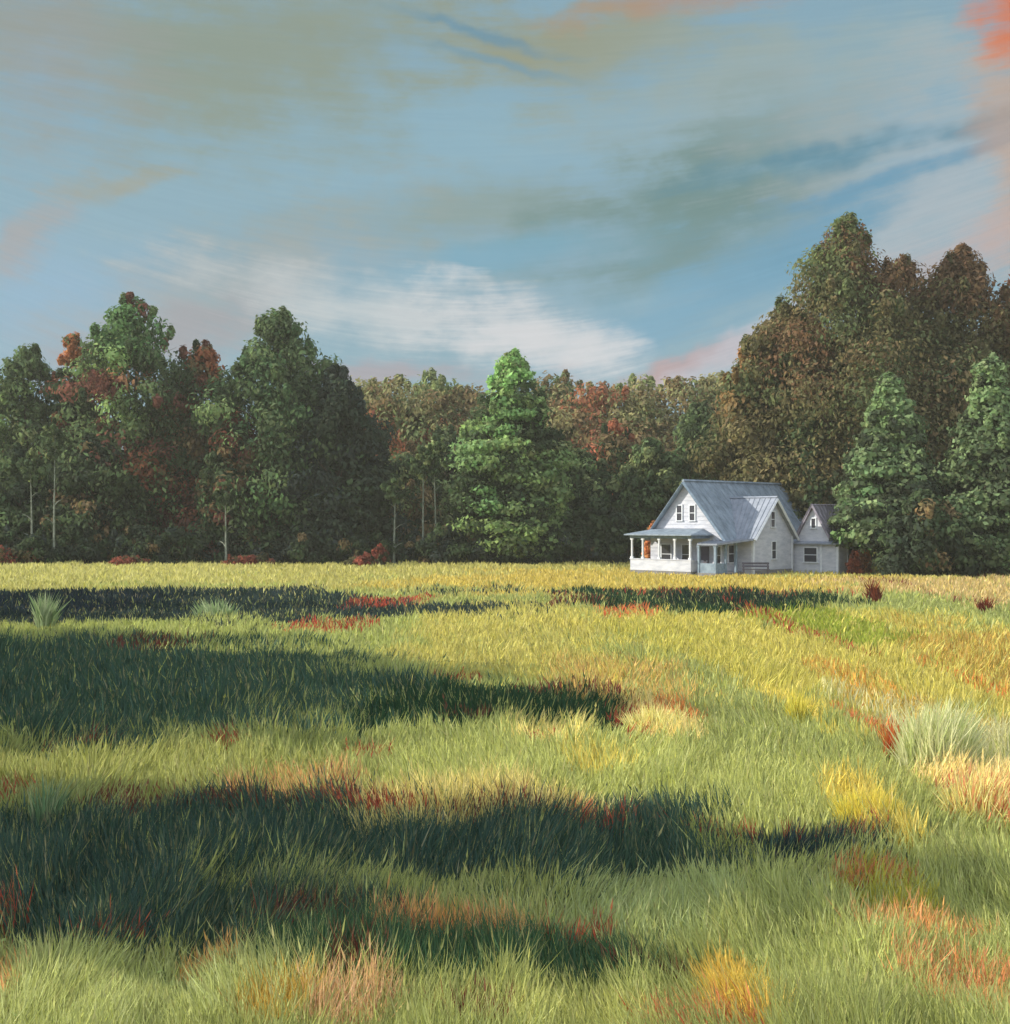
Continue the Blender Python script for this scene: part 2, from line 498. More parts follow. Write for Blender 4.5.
def make_grass():
    n = 430000
    yy = np.where(rng.random(n) < .72, 552.5 + rng.random(n) * 560, 552.5 + rng.random(n) ** 1.6 * 130)
    d = FOC * CAMH / (yy - HORIZ)
    x = (rng.random(n) * 1.5 - .75) * .46 * 2 * d * .92
    # both sides and the ground at the viewer's feet, beyond what the frame shows
    n2 = 200000
    d2 = 2.5 + 42 * rng.random(n2) ** 1.5
    x2 = (rng.random(n2) * 2 - 1) * (.5 * d2 + 16)
    out = (np.abs(x2) > .62 * d2) | (d2 < 8.6)
    x = np.concatenate([x, x2[out]]); d = np.concatenate([d, d2[out]])
    keep = (d < 150)
    hx, hy = HOUSE_LOC                      # nothing grows inside the house
    e1 = np.array([math.cos(HA), -math.sin(HA)]); r1 = np.array([math.sin(HA), math.cos(HA)])
    p = (x - hx) * e1[0] + (d - hy) * e1[1]; t = (x - hx) * r1[0] + (d - hy) * r1[1]
    keep &= ~(((p > -3.7) & (p < 3.7) & (t > -2.6) & (t < 12.4)) | ((p > 2) & (p < 5.1) & (t > -2.3) & (t < 8)) | ((p > 3) & (p < 9.1) & (t > 7.4) & (t < 11.2)))
    x, d = x[keep], d[keep]
    n = len(x)
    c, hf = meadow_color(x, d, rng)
    dead = rng.random(n) < .05
    c[dead] = c[dead] * .5 + np.array(lin((190, 176, 124))) * .45
    c = c * (1 + rng.normal(0, .19, n))[:, None].clip(.55, 1.6)
    c[:, 2] *= 1 + rng.normal(0, .12, n)
    tall = rng.random(n)
    hgt = (.30 + .22 * tall ** 2) * hf * (.75 + .5 * fbm(x / 1.1, d / 1.6, 51, 3))
    hgt *= .55 + .9 * fbm(x * 2.2 / (1 + d * .02), d * 1.5 / (1 + d * .04), 8, 2)
    hgt *= np.interp(d, [10, 30, 70, 130], [1.05, 1.0, .85, 1.0])
    near_house = np.exp(-(((x - 20) / 12) ** 2 + ((d - 90) / 7) ** 2))
    hgt *= 1 - .35 * near_house
    wid = np.maximum(.011, d * .00105) * (.6 + rng.random(n))
    lx = (fbm(x / 1.2, d / 2, 90, 3) - .48) * .9 * hgt + rng.normal(0, .20, n) * hgt
    ly = rng.normal(0, .12, n) * hgt
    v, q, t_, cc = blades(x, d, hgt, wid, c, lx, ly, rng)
    # seed heads on the taller stalks, broad weed leaves low down
    s = np.where((rng.random(n) < .06) & (hgt > .22) & (d < 60))[0]
    m = len(s)
    tip = np.stack([x[s] + lx[s], d[s] + ly[s], hill(x[s], d[s]) + hgt[s] - .03], 1)
    hl, hw = hgt[s] * (.10 + .08 * rng.random(m)), wid[s] * (.35 + .3 * rng.random(m))
    dx = lx[s] / hgt[s]
    up = np.stack([dx * hl, np.zeros(m), hl], 1); sd_ = np.stack([hw, hw * rng.normal(0, .4, m), np.zeros(m)], 1)
    H4 = np.stack([tip - up * .5, tip + sd_, tip + up * 1.1, tip - sd_], 1)
    hc = np.clip(c[s] * .8 + np.array(lin((206, 188, 120))) * .12, 0, .9)
    w_ = np.where((rng.random(n) < .02) & (d < 30))[0]
    k = len(w_)
    a = rng.random(k) * 6.28; L = .03 + .05 * rng.random(k)
    b0 = np.stack([x[w_], d[w_], hill(x[w_], d[w_]) + hgt[w_] * (.2 + .4 * rng.random(k))], 1)
    fw = np.stack([np.cos(a) * L, np.sin(a) * L, L * (.2 + .5 * rng.random(k))], 1)
    sw = np.stack([-np.sin(a) * L * .3, np.cos(a) * L * .3, L * .1], 1)
    W4 = np.stack([b0, b0 + fw * .5 + sw, b0 + fw, b0 + fw * .5 - sw], 1)
    wc_ = c[w_] * np.array([.8, .95, .8])
    P4 = np.concatenate([H4, W4]).reshape(-1, 3)
    q = np.concatenate([q, len(v) + np.arange(len(P4)).reshape(-1, 4)])
    v = np.concatenate([v, P4]); cc = np.concatenate([cc, np.repeat(np.concatenate([hc, wc_]), 4, 0)])
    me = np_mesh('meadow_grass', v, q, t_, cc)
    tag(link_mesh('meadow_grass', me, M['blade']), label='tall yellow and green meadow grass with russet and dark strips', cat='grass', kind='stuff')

# ------------------------------------------------------------------ tree builder
def leaves_mesh(name, cen, rad, lcol, size, rnd, elong=1.7, per=60, droop=0.0):
    """clumps: centres, radii (n,3), colours; each clump holds many small leaf sprays"""
    n = len(cen)
    k = np.repeat(np.arange(n), per)
    m = len(k)
    size = size * .8
    dirs = rnd.normal(size=(m, 3)); dirs /= np.linalg.norm(dirs, axis=1)[:, None]
    rr = rnd.random(m) ** .45
    p = cen[k] + dirs * rr[:, None] * rad[k]
    nrm = dirs * .85 + rnd.normal(size=(m, 3)) * .38 + np.array([0, 0, .25])
    nrm /= np.linalg.norm(nrm, axis=1)[:, None]
    up = rnd.normal(size=(m, 3)) * .6 + np.array([0, 0, 1.0]) * (1 - droop)
    tx = np.cross(nrm, up); tx /= np.linalg.norm(tx, axis=1)[:, None] + 1e-9
    ty = np.cross(nrm, tx)
    s = size * (.55 + rnd.random(m) * .9)
    a, b = (tx * (s / 2 / elong ** .5)[:, None]), (ty * (s / 2 * elong ** .5)[:, None])
    if droop:
        a, b = (tx * (s / 2 * elong ** .5)[:, None]), (ty * (s / 2 / elong ** .5)[:, None])
    bend = nrm * (s * .15)[:, None]
    P = np.stack([p - b, p + a * .9 - b * .1 + bend, p + b, p - a * .9 + b * .15 + bend], 1)
    c = lcol[k] * (1 + rnd.normal(0, .11, m))[:, None].clip(.5, 1.7)
    c = c * (1 + rnd.normal(0, .05, (m, 3)))
    q = np.arange(m * 4).reshape(-1, 4)
    return np_mesh(name, P.reshape(-1, 3), q, None, np.repeat(c.clip(0, 1), 4, 0))

def tube(verts, faces, pts, radii, seg=7):
    base = len(verts)
    pts = [Vector(p) for p in pts]
    for i, p in enumerate(pts):
        d = (pts[min(i + 1, len(pts) - 1)] - pts[max(i - 1, 0)]).normalized()
        a = d.orthogonal().normalized(); b = d.cross(a)
        if i and False: pass
        for s in range(seg):
            t = 2 * math.pi * s / seg
            verts.append(p + (a * math.cos(t) + b * math.sin(t)) * radii[i])
    for i in range(len(pts) - 1):
        for s in range(seg):
            s2 = (s + 1) % seg
            faces.append((base + i * seg + s, base + i * seg + s2, base + (i + 1) * seg + s2, base + (i + 1) * seg + s))
    faces.append(tuple(base + (len(pts) - 1) * seg + s for s in range(seg)))

def py_mesh(name, verts, faces, smooth=False):
    me = bpy.data.meshes.new(name)
    me.from_pydata([tuple(v) for v in verts], [], faces)
    me.update()
    if smooth:
        for p in me.polygons: p.use_smooth = True
    return me

PROF = {
    'peaked': ([0, .15, .4, .6, .75, .87, .95, 1], [.8, .95, 1, .86, .62, .36, .17, .05]),
    'crowned': ([0, .15, .4, .6, .78, .9, .96, 1], [.8, .95, 1, .92, .70, .44, .28, .08]),
    'blunt': ([0, .1, .5, .8, .93, 1], [.9, 1, 1, .9, .7, .35]),   # height fraction -> radius fraction
    'broad': ([0, .12, .3, .5, .68, .82, .93, 1], [.62, .85, .98, 1, .88, .66, .40, .10]),
    'ground': ([0, .15, .4, .6, .8, .92, 1], [.95, 1, .95, .82, .55, .33, .08]),
    'cone': ([0, .1, .3, .5, .7, .88, 1], [.85, 1, .88, .68, .44, .22, .04]),
    'spire': ([0, .1, .35, .6, .8, .93, 1], [.7, .95, 1, .80, .48, .22, .04]),
    'ball': ([0, .2, .5, .8, 1], [.7, .95, 1, .7, .15]),
    'column': ([0, .2, .5, .8, 1], [.6, 1, 1, .7, .15]),
}

def tree(name, loc, H, W, prof, pal, label, cat='tree', group=None, clumps=150, per=60, clear=.06, size=.5, accents=(), layered=False,
         bark='bark', trunk_r=None, seed=1, depth=1.0, lobes=5, limbs=7):
    """pal: list of (colour, weight). accents: (side -1..1, height fraction, reach, colour) patches of other foliage."""
    per = int(per * 1.5)
    rnd = np.random.default_rng(seed)
    x0, y0 = loc
    z0 = float(hill([x0], [y0])[0])
    root = empty(name, (x0, y0, z0), 0, label=label, cat=cat, group=group)
    fz, fr = PROF[prof]
    ph = rnd.random(6) * 6.28
    def env(f, th):
        r = np.interp(f, fz, fr)
        w = 1 + .13 * np.sin(th * 2 + ph[0] + f * 5) + .10 * np.sin(th * 3 + ph[1] - f * 9) + .09 * np.sin(f * 17 + ph[2] + th)
        return r * w
    f = rnd.random(clumps * 3)
    keep = rnd.random(clumps * 3) < np.interp(f, fz, fr) ** 1.0 + .10
    f = f[keep][:clumps]
    n = len(f)
    th = rnd.random(n) * 2 * math.pi
    if layered:
        tiers = max(6, int(H / 1.5))
        f = (np.floor(f * tiers) + .5 + rnd.normal(0, .24, n)) / tiers
        f = f.clip(0.0, 1.0)
    rr = .35 + .65 * rnd.random(n) ** .55
    er = env(f, th) * rr * W / 2
    zc = (clear + (1 - clear) * f) * H
    cs = W * .5 * (.19 + .15 * rnd.random(n)) * (1.12 - .42 * f)
    if layered:
        zc = zc - er * .18 + rnd.normal(0, .12, n)
        rad = np.stack([cs * 1.15, cs * 1.15, cs * .46], 1)
    else:
        rad = np.stack([cs, cs, cs * .85], 1)
    er = np.maximum(er - cs * .55, 0)
    cen = np.stack([er * np.cos(th), er * np.sin(th) * depth, np.minimum(zc, H - rad[:, 2] * .6)], 1)
    # a few sprigs break the outline at the top
    k = max(4, n // 14)
    ft = 1 - rnd.random(k) ** 1.5 * .45
    tt = rnd.random(k) * 6.28
    et = np.interp(ft, fz, fr) * W / 2 * (.80 + .2 * rnd.random(k))
    tip = np.stack([et * np.cos(tt), et * np.sin(tt), (clear + (1 - clear) * ft) * H + rnd.random(k) * .35], 1)
    cen = np.concatenate([cen, tip]); rad = np.concatenate([rad, np.tile([.28, .28, .55], (k, 1)) * (W / 8) ** .5])
    n = len(cen)
    cols = np.array([lin(c) for c, _ in pal]); cols = (cols * .74 + cols.mean(1)[:, None] * .26) * np.array([1.05, .98, .84]); wts = np.array([w for _, w in pal], float); wts /= wts.sum()
    # neighbouring clumps tend to share a colour
    key = (fbm(cen[:, 0] / (W * .30) + seed, cen[:, 2] / (W * .34) + cen[:, 1] * .2, seed, 2) * .65 + rnd.random(n) * .35)
    order = np.argsort(np.argsort(key)) / n
    ci = np.searchsorted(np.cumsum(wts), order).clip(0, len(cols) - 1)
    lc = cols[ci] * (1 + rnd.normal(0, .13, n))[:, None].clip(.6, 1.5)
    for (sx, sf, rc, ac) in accents:
        dd = np.hypot((cen[:, 0] - sx * W / 2) / (W / 2), (cen[:, 2] / H - sf) * H / (W / 2))
        s = (dd < rc) & (cen[:, 1] < W * .15) & (rnd.random(n) < .85)
        ac_ = np.array(lin(ac)) * np.array([1.1, .98, .8]); lc[s] = (ac_ * .58 + ac_.mean() * .18) * (1 + rnd.normal(0, .12, (s.sum(), 1)))
    me = leaves_mesh('crown', cen, rad, lc, size, rnd, per=per, droop=.6 if layered else 0)
    link_mesh('crown', me, M['leaf'], root)
    # trunk and limbs
    v, fa = [], []
    tr = trunk_r or max(.08, H * .016)
    lx, ly = rnd.normal(0, H * .012, 2)
    pts = [(lx * q * q, ly * q * q, H * .93 * q) for q in (0, .12, .3, .5, .7, .88, 1)]
    pts[0] = (0, 0, -.25)
    tube(v, fa, pts, [tr * 1.5, tr, tr * .82, tr * .62, tr * .42, tr * .22, tr * .05], 8)
    for i in range(limbs):
        q = .18 + .68 * (i + rnd.random()) / limbs
        a = rnd.random() * 6.28
        L = float(np.interp(q, fz, fr)) * W / 2 * .8
        rise = (-.1 if layered else .6) * L
        b = Vector((lx * q * q, ly * q * q, H * .93 * q))
        e = b + Vector((math.cos(a) * L, math.sin(a) * L, rise))
        if e.z > H: e.z = H * .96
        mid = (b + e) / 2 + Vector((0, 0, .12 * L))
        r0 = tr * (1 - q) * .55 + .02
        tube(v, fa, [b, mid, e], [r0, r0 * .6, r0 * .15], 5)
    link_mesh('trunk', py_mesh('trunk', v, fa, True), M[bark], root)
    return root

def at(px, D):
    return ((px - PXC) / FOC * D, D)
def height(py, D):
    return (HORIZ - py) / FOC * D + CAMH

def copy_thing(root, loc, rz, sc, label, group=None):
    r = root.copy(); C.objects.link(r)
    r.location = loc; r.rotation_euler = (0, 0, rz); r.scale = sc
    r['label'] = label
    if group: r['group'] = group
    for ch in list(root.children):
        c = ch.copy(); C.objects.link(c); c.parent = r
    return r

# ------------------------------------------------------------------ foliage palettes
DK = (50, 66, 44); DK2 = (40, 52, 42); FOR = (68, 88, 56); MID = (86, 110, 66); BRI = (116, 150, 88); MAROON = (88, 54, 46)
OLV = (102, 102, 66); BRN = (92, 80, 54); ORG = (142, 92, 48); RUST = (118, 72, 48); OLG = (92, 106, 66); SLATE = (44, 56, 54)

# house position
HA = R(45)
HOUSE_LOC = (181 / 1200 * 94.0, 94.0)

# ------------------------------------------------------------------ farmhouse
class MB:
    def __init__(s): s.v, s.f = [], []
    def box(s, x0, x1, y0, y1, z0, z1):
        b = len(s.v)
        s.v += [(x0, y0, z0), (x1, y0, z0), (x1, y1, z0), (x0, y1, z0), (x0, y0, z1), (x1, y0, z1), (x1, y1, z1), (x0, y1, z1)]
        s.f += [(b, b + 3, b + 2, b + 1), (b + 4, b + 5, b + 6, b + 7), (b, b + 1, b + 5, b + 4), (b + 1, b + 2, b + 6, b + 5), (b + 2, b + 3, b + 7, b + 6), (b + 3, b, b + 4, b + 7)]
        return s
    def prism(s, poly, vec):
        """polygon swept along vec"""
        b = len(s.v); n = len(poly); vec = Vector(vec)
        s.v += [tuple(p) for p in poly] + [tuple(Vector(p) + vec) for p in poly]
        s.f += [tuple(b + i for i in reversed(range(n))), tuple(b + n + i for i in range(n))]
        s.f += [(b + i, b + (i + 1) % n, b + n + (i + 1) % n, b + n + i) for i in range(n)]
        return s
    def slab(s, a, b_, c, d, th):
        """thick roof plane from four top corners"""
        a, b_, c, d = map(Vector, (a, b_, c, d))
        nn = (b_ - a).cross(d - a).normalized()
        if nn.z < 0: nn = -nn
        return s.prism([a, b_, c, d], -nn * th)
    def bar(s, a, b_, w):
        a, b_ = Vector(a), Vector(b_); d = (b_ - a); u = d.orthogonal().normalized() * w / 2; t = d.normalized().cross(u)
        return s.prism([a - u - t, a + u - t, a + u + t, a - u + t], d)
    def build(s, name, mat, parent=None, bevel=0):
        me = py_mesh(name, s.v, s.f)
        bm = bmesh.new(); bm.from_mesh(me)
        bmesh.ops.recalc_face_normals(bm, faces=bm.faces)
        bm.to_mesh(me); bm.free()
        o = link_mesh(name, me, M[mat], parent)
        return o

house = empty('farmhouse', (*HOUSE_LOC, 0), -HA, label='white farmhouse with steep gables, grey roofs and a columned front porch', cat='house')

# local frame: x = p (towards the right-hand front), y = t (back along the main ridge), main gable at y = 0
HW, L1, EAVE, RIDGE = 3.5, 13.2, 3.15, 7.25
def gable_prism(mb, p0, p1, t0, t1, ze, zr, axis):
    """house body with a pitched top; axis 't': ridge along t; 'p': ridge along p"""
    if axis == 't':
        pc = (p0 + p1) / 2
        mb.prism([(p0, t0, -.3), (p1, t0, -.3), (p1, t0, ze), (pc, t0, zr), (p0, t0, ze)], (0, t1 - t0, 0))
    else:
        tcn_ = (t0 + t1) / 2
        mb.prism([(p0, t0, -.3), (p0, t1, -.3), (p0, t1, ze), (p0, tcn_, zr), (p0, t0, ze)], (p1 - p0, 0, 0))
    return mb

def seams(mb, top_a, top_b, bot_a, bot_b, n, w=.05):
    ta, tb, ba, bb = map(Vector, (top_a, top_b, bot_a, bot_b))
    nn = (tb - ta).cross(ba - ta).normalized()
    if nn.z < 0: nn = -nn
    for i in range(n + 1):
        f = i / n
        mb.bar(ta.lerp(tb, f) + nn * .02, ba.lerp(bb, f) + nn * .02, w)

body = gable_prism(MB(), -HW, HW, 0, L1, EAVE, RIDGE - .18, 't')
# clapboard courses on the gable front
w_main = body.build('main_wall', 'siding', house)
cl = MB()
for i in range(22):
    z = .15 + i * .31
    half = HW if z < EAVE else HW * (RIDGE - .2 - z) / (RIDGE - .2 - EAVE)
    if half > .15: cl.box(-half, half, -.025, 0.0, z, z + .02)
cl.build('clapboard', 'siding', w_main)

def window(par, cx, cz, w, h, face, off, bar=True, arch=False):
    """face 't': wall at y=off looking to -y; 'p': wall at x=off looking to +x"""
    fr, pn, sl = MB(), MB(), MB()
    def bx(mb, a0, a1, d0, d1, z0, z1):
        if face == 't': mb.box(a0, a1, off - d1, off - d0, z0, z1)
        else: mb.box(off + d0, off + d1, a0, a1, z0, z1)
    fw = .09
    bx(fr, cx - w / 2 - fw, cx - w / 2, .0, .07, cz - h / 2, cz + h / 2)
    bx(fr, cx + w / 2, cx + w / 2 + fw, .0, .07, cz - h / 2, cz + h / 2)
    bx(fr, cx - w / 2 - fw, cx + w / 2 + fw, .0, .08, cz + h / 2, cz + h / 2 + fw)
    if bar: bx(fr, cx - w / 2, cx + w / 2, .0, .05, cz - .025, cz + .025)
    bx(pn, cx - w / 2, cx + w / 2, .0, .03, cz - h / 2, cz + h / 2)
    bx(sl, cx - w / 2 - fw - .04, cx + w / 2 + fw + .04, .0, .12, cz - h / 2 - .08, cz - h / 2)
    wd = fr.build('window', 'trim', par)
    pn.build('pane', 'glass', wd); sl.build('sill', 'trim', wd)
    return wd
window(house, -.62, 4.75, .46, 1.15, 't', 0)
window(house, .62, 4.75, .46, 1.15, 't', 0)
window(house, -1.9, 1.5, .9, 1.5, 't', 0)
window(house, .1, 1.5, .9, 1.5, 't', 0)
dr = MB().box(1.3, 2.2, -.08, 0, .05, 2.15).build('door', 'wood_dark', house)
MB().box(2.02, 2.08, -.14, -.08, 1.0, 1.08).build('handle', 'trim', dr)
# main roof, two slopes
oh, ov = .35, .45
def main_roof():
    m = MB()
    sl_ = (RIDGE - EAVE) / HW
    ze = EAVE - sl_ * ov
    for sgn in (-1, 1):
        m.slab((0, -oh, RIDGE), (0, L1 + oh, RIDGE), (sgn * (HW + ov), L1 + oh, ze), (sgn * (HW + ov), -oh, ze), .14)
        seams(m, (0, -oh, RIDGE), (0, L1 + oh, RIDGE), (sgn * (HW + ov), -oh, ze), (sgn * (HW + ov), L1 + oh, ze), 20)
    m.bar((0, -oh - .05, RIDGE + .02), (0, L1 + oh + .05, RIDGE + .02), .18)
    return m
rf = main_roof().build('roof', 'roof_metal', house)
sl_ = (RIDGE - EAVE) / HW
bb_ = MB()
for sgn in (-1, 1):
    bb_.bar((0, -oh - .04, RIDGE - .14), (sgn * (HW + ov), -oh - .04, EAVE - sl_ * ov - .12), .17)
bb_.build('bargeboard', 'blue_trim', rf)

# front porch
P0, P1, T0 = -3.55, 2.3, -2.5
dk = MB().box(P0, P1, T0, -.02, -.2, .30).build('porch_floor', 'stone', house)
hwall = MB()
hwall.box(P0, P1, T0 - .02, T0 + .12, .28, 1.12)
hwall.box(P0 - .02, P0 + .10, T0 + .12, -.05, .28, 1.12)
hwall.box(P1 - .10, P1 + .02, T0 + .12, -.9, .28, 1.12)
hwall.box(P0 - .06, P1 + .06, T0 - .06, T0 + .17, 1.12, 1.19)
hwall.build('porch_half_wall', 'siding', house)
for px_ in (P0 + .12, -2.35, -.75, .75, P1 - .12):
    c = MB()
    c.box(px_ - .12, px_ + .12, T0 - .03, T0 + .17, 1.19, 1.34)
    c.prism([(px_ + .085 * math.cos(a), T0 + .07 + .085 * math.sin(a), 1.34) for a in [i * math.pi / 4 for i in range(8)]], (0, 0, 1.30))
    c.box(px_ - .12, px_ + .12, T0 - .03, T0 + .17, 2.64, 2.78)
    c.build('column', 'trim', house)
MB().box(P0 - .05, P1 + .05, T0 - .02, T0 + .16, 2.78, 2.98).box(P0 - .02, P0 + .14, T0 + .16, -.05, 2.78, 2.98).box(P1 - .14, P1 + .02, T0 + .16, -.05, 2.78, 2.98).build('porch_beam', 'blue_trim', house)
pr = MB()
pr.prism([(P0 - .35, T0 - .4, 3.0), (P1 + .3, T0 - .4, 3.0), (P1 + .3, -.02, 3.0), (P0 - .35, -.02, 3.0)], (0, 0, .09))
b0 = len(pr.v)
pr.v += [(P0 - .35, T0 - .4, 3.09), (P1 + .3, T0 - .4, 3.09), (P1 - .6, -.03, 3.52), (P0 + .6, -.03, 3.52), (P0 - .35, -.03, 3.09), (P1 + .3, -.03, 3.09)]
pr.f += [(b0, b0 + 1, b0 + 2, b0 + 3), (b0, b0 + 3, b0 + 4), (b0 + 1, b0 + 5, b0 + 2), (b0 + 4, b0 + 3, b0 + 2, b0 + 5)]
pr.build('porch_roof', 'roof_metal', house)

# cross wing
WP0, WP1, WT0, WT1, WE, WR = 0.6, 5.1, 1.6, 7.2, 3.05, 5.95
w2 = gable_prism(MB(), WP0, WP1, WT0, WT1, WE, WR - .16, 'p').build('wing_wall', 'siding', house)
window(house, 4.3, 4.25, .50, 1.15, 'p', WP1)
window(house, 4.45, 1.85, .55, 1.3, 'p', WP1)
wr = MB()
wc = (WT0 + WT1) / 2; ws = (WR - WE) / (wc - WT0)
ze = WE - ws * .3
for t_e in (WT0 - .3, WT1 + .3):
    wr.slab((.9, wc, WR), (WP1 + .35, wc, WR), (WP1 + .35, t_e, ze), (1.9 if t_e < wc else 1.9, t_e, ze), .13)
    seams(wr, (1.0, wc, WR), (WP1 + .3, wc, WR), (2.6, t_e, ze), (WP1 + .3, t_e, ze), 9, .035)
wr.bar((.9, wc, WR + .02), (WP1 + .38, wc, WR + .02), .14)
wro = wr.build('wing_roof', 'roof_pale', house)
bb_ = MB()
for t_e in (WT0 - .3, WT1 + .3):
    bb_.bar((WP1 + .38, wc, WR - .13), (WP1 + .38, t_e, ze - .1), .16)
bb_.build('bargeboard', 'trim', wro)
MB().box(WP1 - .14, WP1 + .06, WT0 - .04, WT0 + .16, 0, WE - .1).build('corner_board', 'trim', w2)
MB().box(WP1 - .1, WP1 + .06, WT1 - .16, WT1 + .02, 0, WE - .1).build('corner_board', 'trim', w2)

# side porch in the angle between the gable and the wing
sp_ = MB()
sp_.slab((2.2, WT0 - .2, ze + .02), (WP1 + .3, WT0 - .2, ze + .02), (4.55, -2.35, 2.42), (2.75, -2.35, 2.42), .12)
seams(sp_, (2.4, WT0 - .2, ze + .03), (WP1 + .2, WT0 - .2, ze + .03), (2.8, -2.35, 2.43), (4.5, -2.35, 2.43), 6, .035)
sp_.build('side_porch_roof', 'roof_pale', house)
MB().box(2.5, 4.4, -2.2, -.05, -.2, .22).box(3.56, 4.4, -.05, 1.55, -.2, .22).build('side_porch_floor', 'stone', house)
for (a, b) in ((2.75, -2.1), (4.25, -2.1), (4.3, -.9), (4.35, .4)):
    zt = 2.27 + (b + 2.2) * .075
    MB().box(a - .09, a + .09, b - .09, b + .09, .22, zt).box(a - .13, a + .13, b - .13, b + .13, zt - .14, zt).build('post', 'blue_trim', house)
MB().box(2.85, 4.16, -2.14, -2.06, .22, .95).box(4.24, 4.30, -2.0, -.85, .22, .95).build('side_porch_rail', 'blue_trim', house)
window(house, 3.0, 1.5, .55, 1.3, 't', 0)
window(house, 1.0, 1.6, .7, 1.3, 'p', HW)

# low back wing with its little gable
BP0, BP1, BT0, BT1 = 3.4, 8.9, 7.6, 11.0
lw = MB().prism([(BP0, BT0, -.3), (BP1, BT0, -.3), (BP1, BT0, 2.30), (BP0, BT0, 2.30)], (0, BT1 - BT0, 0)).build('low_wall', 'siding', house)
window(house, 6.5, 1.45, 1.1, 1.1, 't', BT0)
window(house, 9.4, 1.45, .7, 1.0, 'p', BP1)
MB().box(BP1 - .14, BP1 + .05, BT0 - .05, BT0 + .14, 0, 2.3).build('corner_board', 'trim', lw)
MB().box(7.35, 7.5, BT0 - .05, BT0 + .02, 0, 2.3).build('corner_board', 'trim', lw)
lr = MB()
lr.slab((BP0, BT0 - .35, 2.36), (BP1 + .3, BT0 - .35, 2.36), (BP1 - .6, (BT0 + BT1) / 2, 3.0), (BP0, (BT0 + BT1) / 2, 3.0), .1)
lr.slab((BP0, BT1 + .35, 2.36), (BP1 + .3, BT1 + .35, 2.36), (BP1 - .6, (BT0 + BT1) / 2, 3.0), (BP0, (BT0 + BT1) / 2, 3.0), .1)
lr.prism([(BP1 + .3, BT0 - .35, 2.355), (BP1 + .3, BT1 + .35, 2.355), (BP1 - .6, (BT0 + BT1) / 2, 2.995)], (0, 0, -.09))
lr.build('low_roof', 'roof_pale', house)
GP0, GP1, GT0, GT1, GE, GR = 5.35, 8.0, 7.75, 10.9, 3.2, 5.45
dw = gable_prism(MB(), GP0, GP1, GT0, GT1, GE, GR - .14, 't').build('dormer_wall', 'siding', house)
window(dw, (GP0 + GP1) / 2, 3.95, .34, .72, 't', GT0, bar=False)
gr_ = MB(); gc_ = (GP0 + GP1) / 2; gs = (GR - GE) / (gc_ - GP0)
for e in (GP0 - .25, GP1 + .25):
    gr_.slab((gc_, GT0 - .3, GR), (gc_, GT1 + .2, GR), (e, GT1 + .2, GE - gs * .25), (e, GT0 - .3, GE - gs * .25), .12)
    seams(gr_, (gc_, GT0 - .3, GR), (gc_, GT1 + .2, GR), (e, GT0 - .3, GE - gs * .25), (e, GT1 + .2, GE - gs * .25), 7, .07)
gr_.build('dormer_roof', 'roof_shingle', house)
# chimneyless ridge; stone footing strip
MB().box(WP1, WP1 + .05, WT0 + .18, WT1 - .18, -.2, .35).build('foundation', 'stone', w2)

# bench on the grass beside the porch
def hp(p, t):
    return (HOUSE_LOC[0] + p * math.cos(HA) + t * math.sin(HA), HOUSE_LOC[1] - p * math.sin(HA) + t * math.cos(HA))
bx_, by_ = hp(6.0, .6)
bench = empty('garden_bench', (bx_, by_, float(hill([bx_], [by_])[0])), R(-8), label='dark grey garden bench on the grass before the farmhouse side porch', cat='bench')
MB().box(-1.0, 1.0, -.45, -.27, .50, .56).box(-1.0, 1.0, -.24, -.06, .50, .56).box(-1.0, 1.0, -.03, .12, .50, .56).build('seat', 'wood_dark', bench)
MB().box(-1.0, 1.0, .16, .21, .68, .82).box(-1.0, 1.0, .18, .23, .88, 1.04).build('backrest', 'wood_dark', bench)
for sx in (-1, 1):
    MB().box(sx * .9 - .05, sx * .9 + .05, -.42, -.32, -.1, .50).box(sx * .9 - .05, sx * .9 + .05, -.32, .12, .72, .77).box(sx * .9 - .04, sx * .9 + .04, -.42, -.34, .50, .72).build('leg', 'wood_dark', bench)
    MB().box(sx * .9 - .05, sx * .9 + .05, .12, .20, -.1, 1.0).build('leg', 'wood_dark', bench)

make_grass()

# ------------------------------------------------------------------ the wood at the left
GL = 'trees of the dark wood at the left'
def t_(px, D, top, wpx, prof, pal, label, **kw):
    name = kw.pop('name', 'broadleaf_tree')
    return tree(name, at(px, D), height(top, D), wpx / FOC * D * (1.14 if wpx > 50 else 1), prof, pal, label, **kw)

